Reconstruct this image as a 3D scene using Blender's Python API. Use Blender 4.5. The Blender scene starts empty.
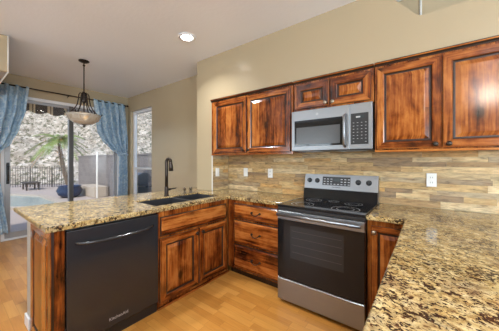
import bpy, bmesh, math, random
from mathutils import Vector, Matrix, noise
random.seed(7)
S = bpy.context.scene
COL = S.collection
PI = math.pi

# ------------------------------------------------------------------ camera
cam = bpy.data.cameras.new('camera'); cam_o = bpy.data.objects.new('camera', cam); COL.objects.link(cam_o)
cam_o.location = (0.0, -2.623, 1.328)
cam_o.rotation_euler = (PI / 2, 0, math.radians(37.275))
cam.sensor_fit = 'HORIZONTAL'; cam.sensor_width = 36.0
cam.lens = 36.0 * 234.43 / 499.0
cam.shift_y = -4.67 / 499.0
cam.clip_start = 0.02; cam.clip_end = 300
S.camera = cam_o

# ------------------------------------------------------------------ world, sun, exposure
S.view_settings.view_transform = 'Standard'
S.view_settings.look = 'None'
S.view_settings.gamma = 1.0
S.view_settings.use_curve_mapping = False
S.view_settings.exposure = 0.24
W = bpy.data.worlds.new('sky'); S.world = W; W.use_nodes = True
wn = W.node_tree.nodes; wn.clear()
sky = wn.new('ShaderNodeTexSky'); sky.sky_type = 'NISHITA'; sky.sun_disc = False
sky.sun_elevation = math.radians(48); sky.sun_rotation = math.radians(140)
bg = wn.new('ShaderNodeBackground'); bg.inputs[1].default_value = 0.28
wo = wn.new('ShaderNodeOutputWorld')
W.node_tree.links.new(sky.outputs[0], bg.inputs[0]); W.node_tree.links.new(bg.outputs[0], wo.inputs[0])

def light(name, kind, loc, energy, color=(1, 1, 1), **kw):
    L = bpy.data.lights.new(name, kind); L.energy = energy; L.color = color
    o = bpy.data.objects.new(name, L); o.location = loc; COL.objects.link(o)
    for k, v in kw.items(): setattr(L, k, v)
    return o
sun = light('sun', 'SUN', (0, 0, 20), 3.0, (1.0, 0.96, 0.89), angle=0.01)
sun.rotation_euler = Vector((0.42, -0.55, 0.72)).to_track_quat('Z', 'Y').to_euler()
# added fill lights at unseen rear and right-wall windows, tilted up to brighten the ceiling
wl = light('added_fill_back', 'AREA', (2.5, -6.36, 1.62), 150, (0.72, 0.87, 1.0), shape='RECTANGLE', size=1.35, size_y=1.35)
wl.rotation_euler = (PI / 2 + 0.45, 0, 0)
wq = light('added_fill_passage', 'AREA', (-3.6, -6.36, 1.62), 85, (0.74, 0.88, 1.0), shape='RECTANGLE', size=1.75, size_y=1.35)
wq.rotation_euler = (PI / 2 + 0.95, 0, 0)
wr = light('added_fill_side', 'AREA', (3.32, -3.0, 1.62), 160, (0.72, 0.87, 1.0), shape='RECTANGLE', size=2.3, size_y=1.35)
wr.rotation_euler = (PI / 2 + 0.45, 0, PI / 2)

# ------------------------------------------------------------------ material helpers
def newmat(name):
    m = bpy.data.materials.new(name); m.use_nodes = True
    nt = m.node_tree; nt.nodes.clear()
    out = nt.nodes.new('ShaderNodeOutputMaterial'); b = nt.nodes.new('ShaderNodeBsdfPrincipled')
    nt.links.new(b.outputs[0], out.inputs[0])
    return m, nt, b
class G:
    """tiny node-graph writer"""
    def __init__(s, nt): s.nt = nt
    def n(s, t, **kw):
        x = s.nt.nodes.new(t)
        for k, v in kw.items(): setattr(x, k, v)
        return x
    def put(s, sock, v):
        if isinstance(v, bpy.types.NodeSocket): s.nt.links.new(v, sock)
        else: sock.default_value = v
    def math(s, op, a, b=None, clamp=False):
        x = s.n('ShaderNodeMath', operation=op, use_clamp=clamp); s.put(x.inputs[0], a)
        if b is not None: s.put(x.inputs[1], b)
        return x.outputs[0]
    def coords(s, kind='Object'):
        return s.n('ShaderNodeTexCoord').outputs[kind]
    def sep(s, v):
        x = s.n('ShaderNodeSeparateXYZ'); s.put(x.inputs[0], v); return x.outputs
    def comb(s, x, y, z):
        c = s.n('ShaderNodeCombineXYZ'); s.put(c.inputs[0], x); s.put(c.inputs[1], y); s.put(c.inputs[2], z); return c.outputs[0]
    def mapping(s, v, scale=(1, 1, 1), loc=(0, 0, 0), rot=(0, 0, 0)):
        m = s.n('ShaderNodeMapping'); s.put(m.inputs[0], v); m.inputs[1].default_value = loc; m.inputs[2].default_value = rot; m.inputs[3].default_value = scale
        return m.outputs[0]
    def noise(s, v, scale, detail=3, rough=0.5, dist=0.0):
        x = s.n('ShaderNodeTexNoise'); s.put(x.inputs['Vector'], v); x.inputs['Scale'].default_value = scale
        x.inputs['Detail'].default_value = detail; x.inputs['Roughness'].default_value = rough; x.inputs['Distortion'].default_value = dist
        return x.outputs['Fac']
    def voronoi(s, v, scale, out='Distance', feature='F1'):
        x = s.n('ShaderNodeTexVoronoi', feature=feature); s.put(x.inputs['Vector'], v); x.inputs['Scale'].default_value = scale
        return x.outputs[out]
    def white(s, v):
        x = s.n('ShaderNodeTexWhiteNoise', noise_dimensions='3D'); s.put(x.inputs['Vector'], v); return x.outputs['Value']
    def ramp(s, f, stops, interp='LINEAR'):
        r = s.n('ShaderNodeValToRGB'); s.put(r.inputs[0], f); e = r.color_ramp.elements; r.color_ramp.interpolation = interp
        while len(e) < len(stops): e.new(0.5)
        for k, (p, c) in enumerate(stops):
            e[k].position = p; e[k].color = (c[0], c[1], c[2], 1) if not isinstance(c, (int, float)) else (c, c, c, 1)
        return r.outputs[0]
    def mix(s, f, a, b, blend='MIX'):
        m = s.n('ShaderNodeMix', data_type='RGBA', blend_type=blend); s.put(m.inputs[0], f)
        s.put(m.inputs[6], a if not isinstance(a, tuple) else (a[0], a[1], a[2], 1)); s.put(m.inputs[7], b if not isinstance(b, tuple) else (b[0], b[1], b[2], 1))
        return m.outputs[2]
    def bump(s, b, h, strength=0.2, dist=0.01):
        x = s.n('ShaderNodeBump'); s.put(x.inputs['Height'], h); x.inputs['Strength'].default_value = strength; x.inputs['Distance'].default_value = dist
        s.nt.links.new(x.outputs[0], b.inputs['Normal'])
def plain(name, c, rough=0.5, metal=0.0, bump=0.0, bscale=80, **kw):
    m, nt, b = newmat(name); g = G(nt)
    v = g.coords(); f = g.noise(v, bscale, 3)
    col = g.mix(f, tuple(k * 0.93 for k in c), tuple(min(1, k * 1.06) for k in c))
    nt.links.new(col, b.inputs['Base Color']); b.inputs['Roughness'].default_value = rough; b.inputs['Metallic'].default_value = metal
    if bump: g.bump(b, f, bump, 0.004)
    for k, v2 in kw.items(): b.inputs[k.replace('_', ' ')].default_value = v2
    return m
def emit(name, c, s):
    m, nt, b = newmat(name); b.inputs['Base Color'].default_value = (*c, 1); b.inputs['Emission Color'].default_value = (*c, 1); b.inputs['Emission Strength'].default_value = s
    return m
def glass(name, tint=(1, 1, 1), refl=0.06):
    m = bpy.data.materials.new(name); m.use_nodes = True; nt = m.node_tree; nt.nodes.clear(); g = G(nt)
    o = g.n('ShaderNodeOutputMaterial'); t = g.n('ShaderNodeBsdfTransparent'); t.inputs[0].default_value = (*tint, 1)
    gl = g.n('ShaderNodeBsdfGlossy'); gl.inputs['Roughness'].default_value = 0.02
    x = g.n('ShaderNodeMixShader'); x.inputs[0].default_value = refl
    nt.links.new(t.outputs[0], x.inputs[1]); nt.links.new(gl.outputs[0], x.inputs[2]); nt.links.new(x.outputs[0], o.inputs[0])
    return m

def wood(name, horizontal=False):
    m, nt, b = newmat(name); g = G(nt)
    x, y, z = g.sep(g.coords())
    rnd = g.n('ShaderNodeObjectInfo').outputs['Random']
    flat = g.math('ADD', x, y)
    a, l = (z, flat) if horizontal else (flat, z)
    off = g.math('MULTIPLY', rnd, 37.0)
    # glued boards of different tone
    wob = g.math('MULTIPLY', g.noise(g.comb(a, l, off), 6, 2), 0.012)
    board = g.math('FLOOR', g.math('DIVIDE', g.math('ADD', g.math('ADD', a, wob), off), 0.083))
    bt = g.white(g.comb(board, off, 3.0))
    # grain, long along l
    gv = g.comb(g.math('MULTIPLY', g.math('ADD', a, g.math('MULTIPLY', bt, 9.0)), 1.0), g.math('MULTIPLY', l, 0.11), off)
    warp = g.noise(g.comb(a, g.math('MULTIPLY', l, 0.5), off), 9, 2)
    grain = g.noise(g.comb(g.math('ADD', g.math('ADD', a, g.math('MULTIPLY', bt, 9.0)), g.math('MULTIPLY', warp, 0.022)), g.math('MULTIPLY', l, 0.06), off), 62, 3, 0.5)
    blot = g.noise(g.comb(a, g.math('MULTIPLY', l, 0.62), g.math('ADD', off, 4.0)), 10, 4, 0.62, 0.5)
    f = g.math('ADD', g.math('MULTIPLY', grain, 0.52), g.math('MULTIPLY', blot, 0.50))
    f = g.math('ADD', f, g.math('MULTIPLY', g.math('SUBTRACT', bt, 0.5), 0.26))
    col = g.ramp(f, [(0.27, (0.016, 0.004, 0.0014)), (0.37, (0.085, 0.018, 0.0036)), (0.46, (0.19, 0.043, 0.0075)), (0.56, (0.32, 0.090, 0.016)), (0.68, (0.47, 0.165, 0.036))])
    # knots
    kd = g.voronoi(g.comb(g.math('ADD', a, g.math('MULTIPLY', warp, 0.02)), g.math('MULTIPLY', l, 0.55), off), 5.6)
    kr = g.ramp(kd, [(0.05, 1.0), (0.10, 0.9), (0.16, 0.4), (0.30, 0.0)])
    keep = g.math('GREATER_THAN', g.white(g.comb(board, g.math('FLOOR', g.math('MULTIPLY', l, 3.0)), off)), 0.15)
    kf = g.math('MULTIPLY', kr, g.math('MULTIPLY', keep, 0.9))
    col = g.mix(kf, col, (0.018, 0.006, 0.002))
    nt.links.new(col, b.inputs['Base Color'])
    b.inputs['Roughness'].default_value = 0.15
    b.inputs['Specular IOR Level'].default_value = 0.45
    g.bump(b, grain, 0.05, 0.0015)
    return m
WV = wood('knotty_alder_vertical'); WH = wood('knotty_alder_horizontal', True)
GLAZE_SHADE = plain('dark_glaze_and_gap_shade', (0.024, 0.009, 0.004), 0.4)  # groove glaze; on front edges it also stands in for gap shadow

def granite():
    m, nt, b = newmat('gold_granite'); g = G(nt)
    v = g.coords()
    d = g.mapping(v, (1, 1, 1), rot=(0, 0, 0.5))
    n1 = g.noise(d, 23, 4, 0.6, 0.6)
    base = g.ramp(n1, [(0.30, (0.215, 0.115, 0.034)), (0.42, (0.375, 0.245, 0.09)), (0.54, (0.48, 0.345, 0.15)), (0.66, (0.58, 0.45, 0.235))])
    cx_ = g.sep(g.voronoi(g.mapping(d, (1, 1.5, 1)), 60, 'Color'))[0]
    base = g.mix(1.0, base, g.ramp(cx_, [(0.0, 0.72), (1.0, 1.22)]), 'MULTIPLY')
    # grey smoky zones
    gz = g.ramp(g.noise(v, 7, 3), [(0.54, 0.0), (0.68, 0.30)])
    base = g.mix(gz, base, (0.20, 0.165, 0.13))
    # dark flakes in clusters, slightly drawn out
    fl = g.noise(g.mapping(d, (1.0, 1.3, 1)), 66, 4, 0.62, 0.8)
    cl = g.noise(v, 12, 3, 0.6)
    ff = g.ramp(g.math('ADD', g.math('MULTIPLY', fl, 0.72), g.math('MULTIPLY', cl, 0.34)), [(0.556, 0.0), (0.576, 1.0)])
    base = g.mix(ff, base, (0.022, 0.014, 0.010))
    rf = g.ramp(g.noise(g.mapping(d, (1.3, 1.9, 1), loc=(3, 1, 0)), 52, 4, 0.6, 0.8), [(0.575, 0.0), (0.61, 0.85)])
    base = g.mix(rf, base, (0.105, 0.042, 0.016))
    sp = g.ramp(g.voronoi(v, 120), [(0.10, 0.8), (0.2, 0.0)])
    base = g.mix(g.math('MULTIPLY', sp, 0.6), base, (0.05, 0.035, 0.02))
    nt.links.new(base, b.inputs['Base Color'])
    b.inputs['Roughness'].default_value = 0.11
    b.inputs['Specular IOR Level'].default_value = 0.6
    return m
GRANITE = granite()

def paint(name, c, rough, bs=0.12, sc=55):
    m, nt, b = newmat(name); g = G(nt); v = g.coords()
    f = g.noise(v, sc, 4, 0.55)
    lo = g.noise(v, 1.6, 2)
    col = g.mix(lo, tuple(k * 0.97 for k in c), tuple(k * 1.03 for k in c))
    nt.links.new(col, b.inputs['Base Color']); b.inputs['Roughness'].default_value = rough
    g.bump(b, f, bs, 0.006)
    return m
WALL = paint('tan_wall_paint', (0.425, 0.338, 0.215), 0.28)
CEIL = paint('white_ceiling_texture', (0.86, 0.885, 0.93), 0.30, 0.30, 28)
WHITE = plain('white_vinyl', (0.74, 0.74, 0.75), 0.35)
TRIMW = plain('white_trim', (0.72, 0.70, 0.64), 0.4)
HALF = paint('grey_half_wall', (0.42, 0.41, 0.38), 0.45)  # even grey tone, less tan than the other walls

def floor_mat():
    m, nt, b = newmat('honey_oak_laminate'); g = G(nt)
    x, y, z = g.sep(g.coords())
    row = g.math('FLOOR', g.math('DIVIDE', y, 0.067))
    sh = g.math('MULTIPLY', g.white(g.comb(row, 2.0, 0.0)), 3.0)
    xx = g.math('DIVIDE', g.math('ADD', x, sh), 0.36)
    cell = g.math('FLOOR', xx)
    t = g.white(g.comb(cell, row, 1.0))
    grain = g.noise(g.comb(g.math('MULTIPLY', x, 0.09), g.math('ADD', y, g.math('MULTIPLY', t, 5.0)), t), 60, 4, 0.6)
    f = g.math('ADD', g.math('MULTIPLY', t, 0.55), g.math('MULTIPLY', grain, 0.5))
    col = g.ramp(f, [(0.15, (0.39, 0.155, 0.026)), (0.45, (0.51, 0.22, 0.042)), (0.75, (0.59, 0.28, 0.062)), (1.0, (0.65, 0.34, 0.09))])
    ey = g.math('ABSOLUTE', g.math('SUBTRACT', g.math('FRACT', g.math('DIVIDE', y, 0.067)), 0.5))
    ex = g.math('ABSOLUTE', g.math('SUBTRACT', g.math('FRACT', xx), 0.5))
    e = g.math('MAXIMUM', g.math('GREATER_THAN', ey, 0.485), g.math('GREATER_THAN', ex, 0.496))
    col = g.mix(g.math('MULTIPLY', e, 0.45), col, (0.16, 0.06, 0.015))
    nt.links.new(col, b.inputs['Base Color']); b.inputs['Roughness'].default_value = 0.3
    return m
FLOOR = floor_mat()

def tile_mat():
    m, nt, b = newmat('split_face_stone_tile'); g = G(nt)
    at = g.n('ShaderNodeAttribute', attribute_name='tile'); c = at.outputs['Color']
    x, y, z = g.sep(g.coords()); flat = g.math('ADD', x, y)
    st = g.noise(g.comb(g.math('MULTIPLY', flat, 0.22), z, g.math('MULTIPLY', at.outputs['Alpha'], 20.0)), 46, 4, 0.65, 0.4)
    bl = g.noise(g.comb(g.math('MULTIPLY', flat, 0.5), z, 2.0), 18, 4, 0.6)
    k = g.ramp(st, [(0.30, 0.34), (0.42, 0.74), (0.55, 1.02), (0.72, 1.28)])
    col = g.mix(1.0, c, k, 'MULTIPLY')
    col = g.mix(g.ramp(bl, [(0.45, 0.0), (0.75, 0.5)]), col, (0.40, 0.21, 0.075))
    nt.links.new(col, b.inputs['Base Color']); b.inputs['Roughness'].default_value = 0.5
    g.bump(b, st, 0.35, 0.004)
    return m
TILE = tile_mat()

def steel(name, c=0.56, rough=0.28, vertical=False):
    m, nt, b = newmat(name); g = G(nt); x, y, z = g.sep(g.coords())
    a = g.math('ADD', x, y)
    v = g.comb(g.math('MULTIPLY', a, 0.02), z, 0.0) if not vertical else g.comb(a, g.math('MULTIPLY', z, 0.02), 0.0)
    f = g.noise(v, 400, 2)
    nt.links.new(g.mix(f, (c * 0.88, c * 0.91, c * 0.95), (c * 1.04, c * 1.08, c * 1.13)), b.inputs['Base Color'])
    b.inputs['Metallic'].default_value = 1.0
    nt.links.new(g.math('ADD', g.math('MULTIPLY', f, 0.1), rough), b.inputs['Roughness'])
    return m
STEEL = steel('brushed_steel', 0.33, 0.34); STEELD = steel('satin_dark_steel', 0.30, 0.35)
BGLASS = plain('black_glass', (0.010, 0.010, 0.011), 0.05, Specular_IOR_Level=0.32)
BLACK = plain('black_plastic', (0.018, 0.018, 0.019), 0.35)
DWBLACK = plain('black_enamel_door', (0.022, 0.022, 0.024), 0.10, Specular_IOR_Level=0.6)
OVENWIN = plain('oven_window_glass', (0.026, 0.027, 0.029), 0.06, Specular_IOR_Level=0.32)
MESHWIN = plain('grey_microwave_window', (0.095, 0.097, 0.10), 0.2, Specular_IOR_Level=0.3)
GREYMARK = plain('grey_print', (0.42, 0.42, 0.43), 0.4)
DARKPRINT = plain('dark_grey_print', (0.05, 0.05, 0.052), 0.3)
LCD = plain('display_window', (0.05, 0.06, 0.062), 0.15)
BRONZE = plain('oil_rubbed_bronze', (0.045, 0.034, 0.028), 0.3, 0.85)
PULL = plain('antique_bronze_pull', (0.05, 0.038, 0.03), 0.32, 0.8)
NICKEL = plain('aged_nickel_knob', (0.38, 0.32, 0.24), 0.3, 0.9)
NICKELD = plain('dark_antique_nickel', (0.16, 0.13, 0.10), 0.28, 0.85)
COMPOSITE = plain('black_composite_sink', (0.028, 0.028, 0.031), 0.4)
PLATE = plain('ivory_white_plate', (0.80, 0.79, 0.76), 0.35)
SLOT = plain('outlet_slot', (0.10, 0.10, 0.10), 0.5)
DARKALU = plain('dark_grey_aluminium', (0.10, 0.10, 0.102), 0.4, 0.3)
ALU = plain('grey_aluminium_frame', (0.36, 0.36, 0.37), 0.4, 0.3)
GLASS = glass('window_glass')

# ------------------------------------------------------------------ mesh helpers
ORG = {}
def quadbox(bm, x0, x1, y0, y1, z0, z1, mi=0, bev=0.0, seg=1):
    vs = [bm.verts.new(p) for p in ((x0, y0, z0), (x1, y0, z0), (x1, y1, z0), (x0, y1, z0), (x0, y0, z1), (x1, y0, z1), (x1, y1, z1), (x0, y1, z1))]
    fs = [bm.faces.new([vs[i] for i in q]) for q in ((3, 2, 1, 0), (4, 5, 6, 7), (0, 1, 5, 4), (1, 2, 6, 5), (2, 3, 7, 6), (3, 0, 4, 7))]
    for f in fs: f.material_index = mi
    if bev > 0:
        es = list({e for f in fs for e in f.edges})
        r = bmesh.ops.bevel(bm, geom=es, offset=bev, segments=seg, profile=0.5, affect='EDGES')
        for f in r['faces']: f.material_index = mi
    return fs
def box(*a, bev=0.0, seg=1):
    bm = bmesh.new(); quadbox(bm, *a, bev=bev, seg=seg); return bm
def tube(bm, pts, r, n=10, mi=0, cap=True, radii=None):
    pts = [Vector(p) for p in pts]; rings = []; prev = None
    for i, p in enumerate(pts):
        t = (pts[min(i + 1, len(pts) - 1)] - pts[max(i - 1, 0)]).normalized()
        if prev is None:
            u = t.orthogonal().normalized()
        else:
            u = (prev - t * prev.dot(t)); u = u.normalized() if u.length > 1e-6 else t.orthogonal().normalized()
        prev = u; w = t.cross(u); rr = radii[i] if radii else r
        rings.append([bm.verts.new(p + (u * math.cos(a) + w * math.sin(a)) * rr) for a in [2 * PI * k / n for k in range(n)]])
    for a, b in zip(rings, rings[1:]):
        for k in range(n):
            f = bm.faces.new((a[k], a[(k + 1) % n], b[(k + 1) % n], b[k])); f.smooth = True; f.material_index = mi
    if cap:
        for r_, rev in ((rings[0], True), (rings[-1], False)):
            f = bm.faces.new(list(reversed(r_)) if rev else r_); f.material_index = mi
def lathe(bm, c, prof, n=24, axis='Z', mi=0, smooth=True):
    """prof: (radius, height) list"""
    c = Vector(c); rings = []
    def pt(r, h, a):
        if axis == 'Z': return c + Vector((r * math.cos(a), r * math.sin(a), h))
        if axis == 'Y': return c + Vector((r * math.cos(a), -h, r * math.sin(a)))      # height runs toward -y
        return c + Vector((h, r * math.cos(a), r * math.sin(a)))
    for r, h in prof:
        rings.append([bm.verts.new(pt(max(r, 1e-4), h, 2 * PI * k / n)) for k in range(n)])
    for a, b in zip(rings, rings[1:]):
        for k in range(n):
            f = bm.faces.new((a[k], a[(k + 1) % n], b[(k + 1) % n], b[k])); f.smooth = smooth; f.material_index = mi
    bm.faces.new(list(reversed(rings[0]))).material_index = mi; bm.faces.new(rings[-1]).material_index = mi
def obj(name, bm, mats, parent=None, origin=None, recalc=True):
    """links a bmesh written in world coordinates as one object"""
    if recalc: bmesh.ops.recalc_face_normals(bm, faces=bm.faces[:])
    if origin is None:
        if parent is not None: origin = ORG[parent.name]
        else:
            xs = [v.co for v in bm.verts]
            origin = Vector((sum(min(c[i] for c in xs) + max(c[i] for c in xs) for i in (0,)) / 2,
                             (min(c[1] for c in xs) + max(c[1] for c in xs)) / 2, min(c[2] for c in xs)))
    origin = Vector(origin)
    bmesh.ops.translate(bm, verts=bm.verts[:], vec=-origin)
    me = bpy.data.meshes.new(name); bm.to_mesh(me); bm.free()
    for m in (mats if isinstance(mats, (list, tuple)) else [mats]): me.materials.append(m)
    o = bpy.data.objects.new(name, me); COL.objects.link(o)
    if parent is not None:
        o.parent = parent; o.location = origin - ORG[parent.name]
    else: o.location = origin
    ORG[o.name] = origin
    return o
def struct(name, bm, mats, parent=None, origin=(0, 0, 0)):
    o = obj(name, bm, mats, parent, origin if parent is None else None)
    if parent is None: o['kind'] = 'structure'
    return o
def thing(name, loc, label, cat, group=None):
    o = bpy.data.objects.new(name, None); o.empty_display_size = 0.1; COL.objects.link(o); o.location = loc
    o['label'] = label; o['category'] = cat
    if group: o['group'] = group
    ORG[o.name] = Vector(loc); return o
def tag(o, label, cat, group=None):
    o['label'] = label; o['category'] = cat
    if group: o['group'] = group
    return o
def cells(xs, ys, inside, z0, z1, bev=0.0, seg=2):
    """slab made of grid cells; inside(i,j) says which exist"""
    bm = bmesh.new(); V = {}
    def v(i, j, k):
        if (i, j, k) not in V: V[i, j, k] = bm.verts.new((xs[i], ys[j], (z0, z1)[k]))
        return V[i, j, k]
    nx, ny = len(xs) - 1, len(ys) - 1
    ok = lambda i, j: 0 <= i < nx and 0 <= j < ny and inside(i, j)
    for i in range(nx):
        for j in range(ny):
            if not ok(i, j): continue
            bm.faces.new((v(i, j, 1), v(i + 1, j, 1), v(i + 1, j + 1, 1), v(i, j + 1, 1)))
            bm.faces.new((v(i, j, 0), v(i, j + 1, 0), v(i + 1, j + 1, 0), v(i + 1, j, 0)))
            for (di, dj, a, b) in ((-1, 0, (i, j), (i, j + 1)), (1, 0, (i + 1, j + 1), (i + 1, j)), (0, -1, (i + 1, j), (i, j)), (0, 1, (i, j + 1), (i + 1, j + 1))):
                if not ok(i + di, j + dj):
                    bm.faces.new((v(*a, 0), v(*a, 1), v(*b, 1), v(*b, 0)))
    bmesh.ops.recalc_face_normals(bm, faces=bm.faces[:])
    if bev:
        es = [e for e in bm.edges if e.calc_face_angle(0) > 0.5 and abs(e.verts[0].co.z - e.verts[1].co.z) < 1e-6]
        bmesh.ops.bevel(bm, geom=es, offset=bev, segments=seg, profile=0.5, affect='EDGES')
    return bm
def text(name, s, size, m, parent, loc, rot, shear=0.0, extrude=0.0006):
    cu = bpy.data.curves.new(name, 'FONT'); cu.body = s; cu.size = size; cu.align_x = 'CENTER'; cu.align_y = 'CENTER'; cu.extrude = extrude; cu.shear = shear
    t = bpy.data.objects.new(name, cu); COL.objects.link(t)
    dg = bpy.context.evaluated_depsgraph_get(); me = bpy.data.meshes.new_from_object(t.evaluated_get(dg))
    bpy.data.objects.remove(t); bpy.data.curves.remove(cu)
    me.materials.clear(); me.materials.append(m)
    o = bpy.data.objects.new(name, me); COL.objects.link(o); o.parent = parent
    o.location = Vector(loc) - ORG[parent.name]; o.rotation_euler = rot
    return o

# faces a cabinet front can look: '-y' (range wall) or '+x' (peninsula)
def place(face, plane):
    if face == '-y': return lambda u, w, d: (u, plane - d, w)
    if face == '+x': return lambda u, w, d: (plane + d, u, w)
    if face == '-x': return lambda u, w, d: (plane - d, u, w)
def panel_door(P, u0, u1, w0, w1, t=0.02, stile=0.062, raised=True, top=None):
    """raised-panel front; material slots: vertical wood, horizontal wood, glaze with painted gap shade"""
    bm = bmesh.new()
    if raised: rings = [(0, 0.0), (0, t - 0.004), (0.004, t), (stile - 0.012, t), (stile - 0.006, t - 0.004), (stile, t - 0.012), (stile + 0.010, t - 0.0125), (stile + 0.038, t - 0.002), (stile + 0.043, t - 0.0015)]
    else: rings = [(0, 0.0), (0, t - 0.009), (0.008, t - 0.008), (0.022, t), (0.024, t)]
    mats_side = {}
    R = []
    for ins, d in rings:
        R.append([bm.verts.new(P(*q, d)) for q in ((u0 + ins, w0 + ins), (u1 - ins, w0 + ins), (u1 - ins, w1 - ins), (u0 + ins, w1 - ins))])
    for i, (a, b) in enumerate(zip(R, R[1:])):
        for k in range(4):
            f = bm.faces.new((a[k], a[(k + 1) % 4], b[(k + 1) % 4], b[k]))
            horiz = k in (0, 2)
            mi = 1 if (horiz or not raised) else 0
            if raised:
                if 4 <= i <= 5 or i == 0: mi = 2  # grooves are glaze; the outer edge is painted dark as gap shadow
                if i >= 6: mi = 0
            elif i <= 1: mi = 2  # drawer edge and lip painted dark to imitate gap shadow
            f.material_index = mi
    f = bm.faces.new(R[-1]); f.material_index = 0 if raised else 1
    f = bm.faces.new(list(reversed(R[0]))); f.material_index = 0
    return bm
DOORM = [WV, WH, GLAZE_SHADE]
def knob_bm(P, u, w, d0):
    bm = bmesh.new(); prof = [(0.006, 0), (0.006, 0.010), (0.016, 0.016), (0.019, 0.022), (0.015, 0.029), (0.004, 0.031)]
    n = 14; rings = []
    for r, h in prof: rings.append([bm.verts.new(P(u + r * math.cos(2 * PI * k / n), w + r * math.sin(2 * PI * k / n), d0 + h)) for k in range(n)])
    for a, b in zip(rings, rings[1:]):
        for k in range(n): bm.faces.new((a[k], a[(k + 1) % n], b[(k + 1) % n], b[k])).smooth = True
    bm.faces.new(rings[0]); bm.faces.new(rings[-1]); return bm
def pull_bm(P, u, w, d0, L=0.105):
    """bail pull: two rosettes and a drooping bar"""
    bm = bmesh.new()
    for s in (-1, 1):
        tube(bm, [P(u + s * L / 2, w + 0.006, d0), P(u + s * L / 2, w + 0.006, d0 + 0.006)], 0.012, 12)
        tube(bm, [P(u + s * L / 2, w + 0.006, d0 + 0.006), P(u + s * L / 2, w + 0.006, d0 + 0.024)], 0.0045, 8)
    pts = []
    for k in range(13):
        a = -1 + k / 6.0
        pts.append(P(u + a * L / 2, w + 0.006 - 0.024 * (1 - a * a), d0 + 0.022 + 0.006 * (1 - a * a)))
    tube(bm, pts, 0.0042, 8)
    return bm

# ================================================================== SETTING
XL, XR = -5.55, 3.4; YB = -6.5; CZ = 2.785; SX0, SX1, SY = -2.71, -2.40, -0.34
struct('floor', box(XL - 0.02, XR, YB, 0.02, -0.06, 0.0), FLOOR)
struct('ceiling', box(XL - 0.2, XR + 0.2, YB - 0.2, 0.2, CZ, CZ + 0.12), CEIL)
def wall_grid(axis, plane0, plane1, cuts, zc, holes):
    """vertical wall slab with rectangular holes: built flat by cells then stood up"""
    bm = cells(cuts, zc, lambda i, j: (i, j) not in holes, plane0, plane1)
    for v in bm.verts:
        a, z, p = v.co.x, v.co.y, v.co.z
        v.co = (a, p, z) if axis == 'y' else (p, a, z)
    return bm
# range wall / nook wall (one plane), with the tall nook window
struct('wall_back', wall_grid('y', 0.0, 0.16, [XL - 0.16, -5.42, -4.53, XR], [-0.06, 0.35, 2.46, CZ], {(1, 1)}), WALL)
# far wall with the sliding door
DY0, DY1, DZ = -2.04, -0.16, 2.45
struct('wall_left', wall_grid('x', XL - 0.16, XL, [YB, DY0, DY1, 0.0], [-0.06, 0.0, DZ, CZ], {(1, 1)}), WALL)
struct('wall_rear', wall_grid('y', YB - 0.15, YB, [XL - 0.16, -4.5, -2.7, 1.8, 3.2, XR + 0.15], [-0.06, 0.9, 2.35, CZ], {(1, 1), (3, 1)}), WALL)
struct('wall_right', wall_grid('x', XR, XR + 0.15, [YB, -4.2, -1.8, 0.16], [-0.06, 0.9, 2.35, CZ], {(1, 1)}), WALL)
# stub wall at the end of the range run and the soffit over the cabinets, flush with it; the soffit has a high plant niche at the right
bm = bmesh.new()
quadbox(bm, SX0, SX1, SY, -0.001, 0.0, CZ - 0.001)
struct('wall_stub', bm, WALL)
bm = bmesh.new()
zs = 2.165
poly = [(SX1, zs), (XR - 0.001, zs), (XR - 0.001, 2.474), (-0.045, 2.474), (-0.075, 2.492), (-0.315, CZ - 0.001), (SX1, CZ - 0.001)]
fr = [bm.verts.new((x, SY, z)) for x, z in poly]; bk = [bm.verts.new((x, SY + 0.10, z)) for x, z in poly]
bm.faces.new(fr); bm.faces.new(list(reversed(bk)))
for k in range(len(poly)): bm.faces.new((fr[k], fr[(k + 1) % len(poly)], bk[(k + 1) % len(poly)], bk[k]))
quadbox(bm, SX1, XR - 0.001, SY + 0.10, -0.001, zs, zs + 0.05)          # underside of the soffit
struct('wall_soffit', bm, WALL)
bm = bmesh.new()
# niche lining: two walls meeting at a projecting corner
for (ax, ay, bx, by) in ((-1.2, -0.035, -0.050, -0.10), (-0.050, -0.10, 2.2, -0.035)):
    q = [bm.verts.new(p) for p in ((ax, ay, zs + 0.05), (bx, by, zs + 0.05), (bx, by, CZ - 0.002), (ax, ay, CZ - 0.002))]
    q2 = [bm.verts.new((v.co.x, v.co.y + 0.03, v.co.z)) for v in q]
    bm.faces.new(q); bm.faces.new(list(reversed(q2)))
    for k in range(4): bm.faces.new((q[k], q[(k + 1) % 4], q2[(k + 1) % 4], q2[k]))
struct('wall_niche', bm, WALL)
bm = bmesh.new(); tube(bm, [(-0.050, -0.103, zs + 0.05), (-0.050, -0.103, CZ - 0.002)], 0.009, 10)
struct('trim_3', bm, TRIMW)
# lowered header over the hallway at the left
bm = box(XL + 0.001, -3.89, -4.6, -2.150, 2.36, CZ - 0.001, bev=0.012, seg=2)
struct('wall_header', bm, WALL)
bm = bmesh.new(); tube(bm, [(-3.893, -2.153, 2.362), (-3.893, -2.153, CZ - 0.002)], 0.007, 10); tube(bm, [(-3.893, -2.153, 2.362), (XL + 0.002, -2.153, 2.362)], 0.007, 10)
struct('trim_4', bm, TRIMW)
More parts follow.
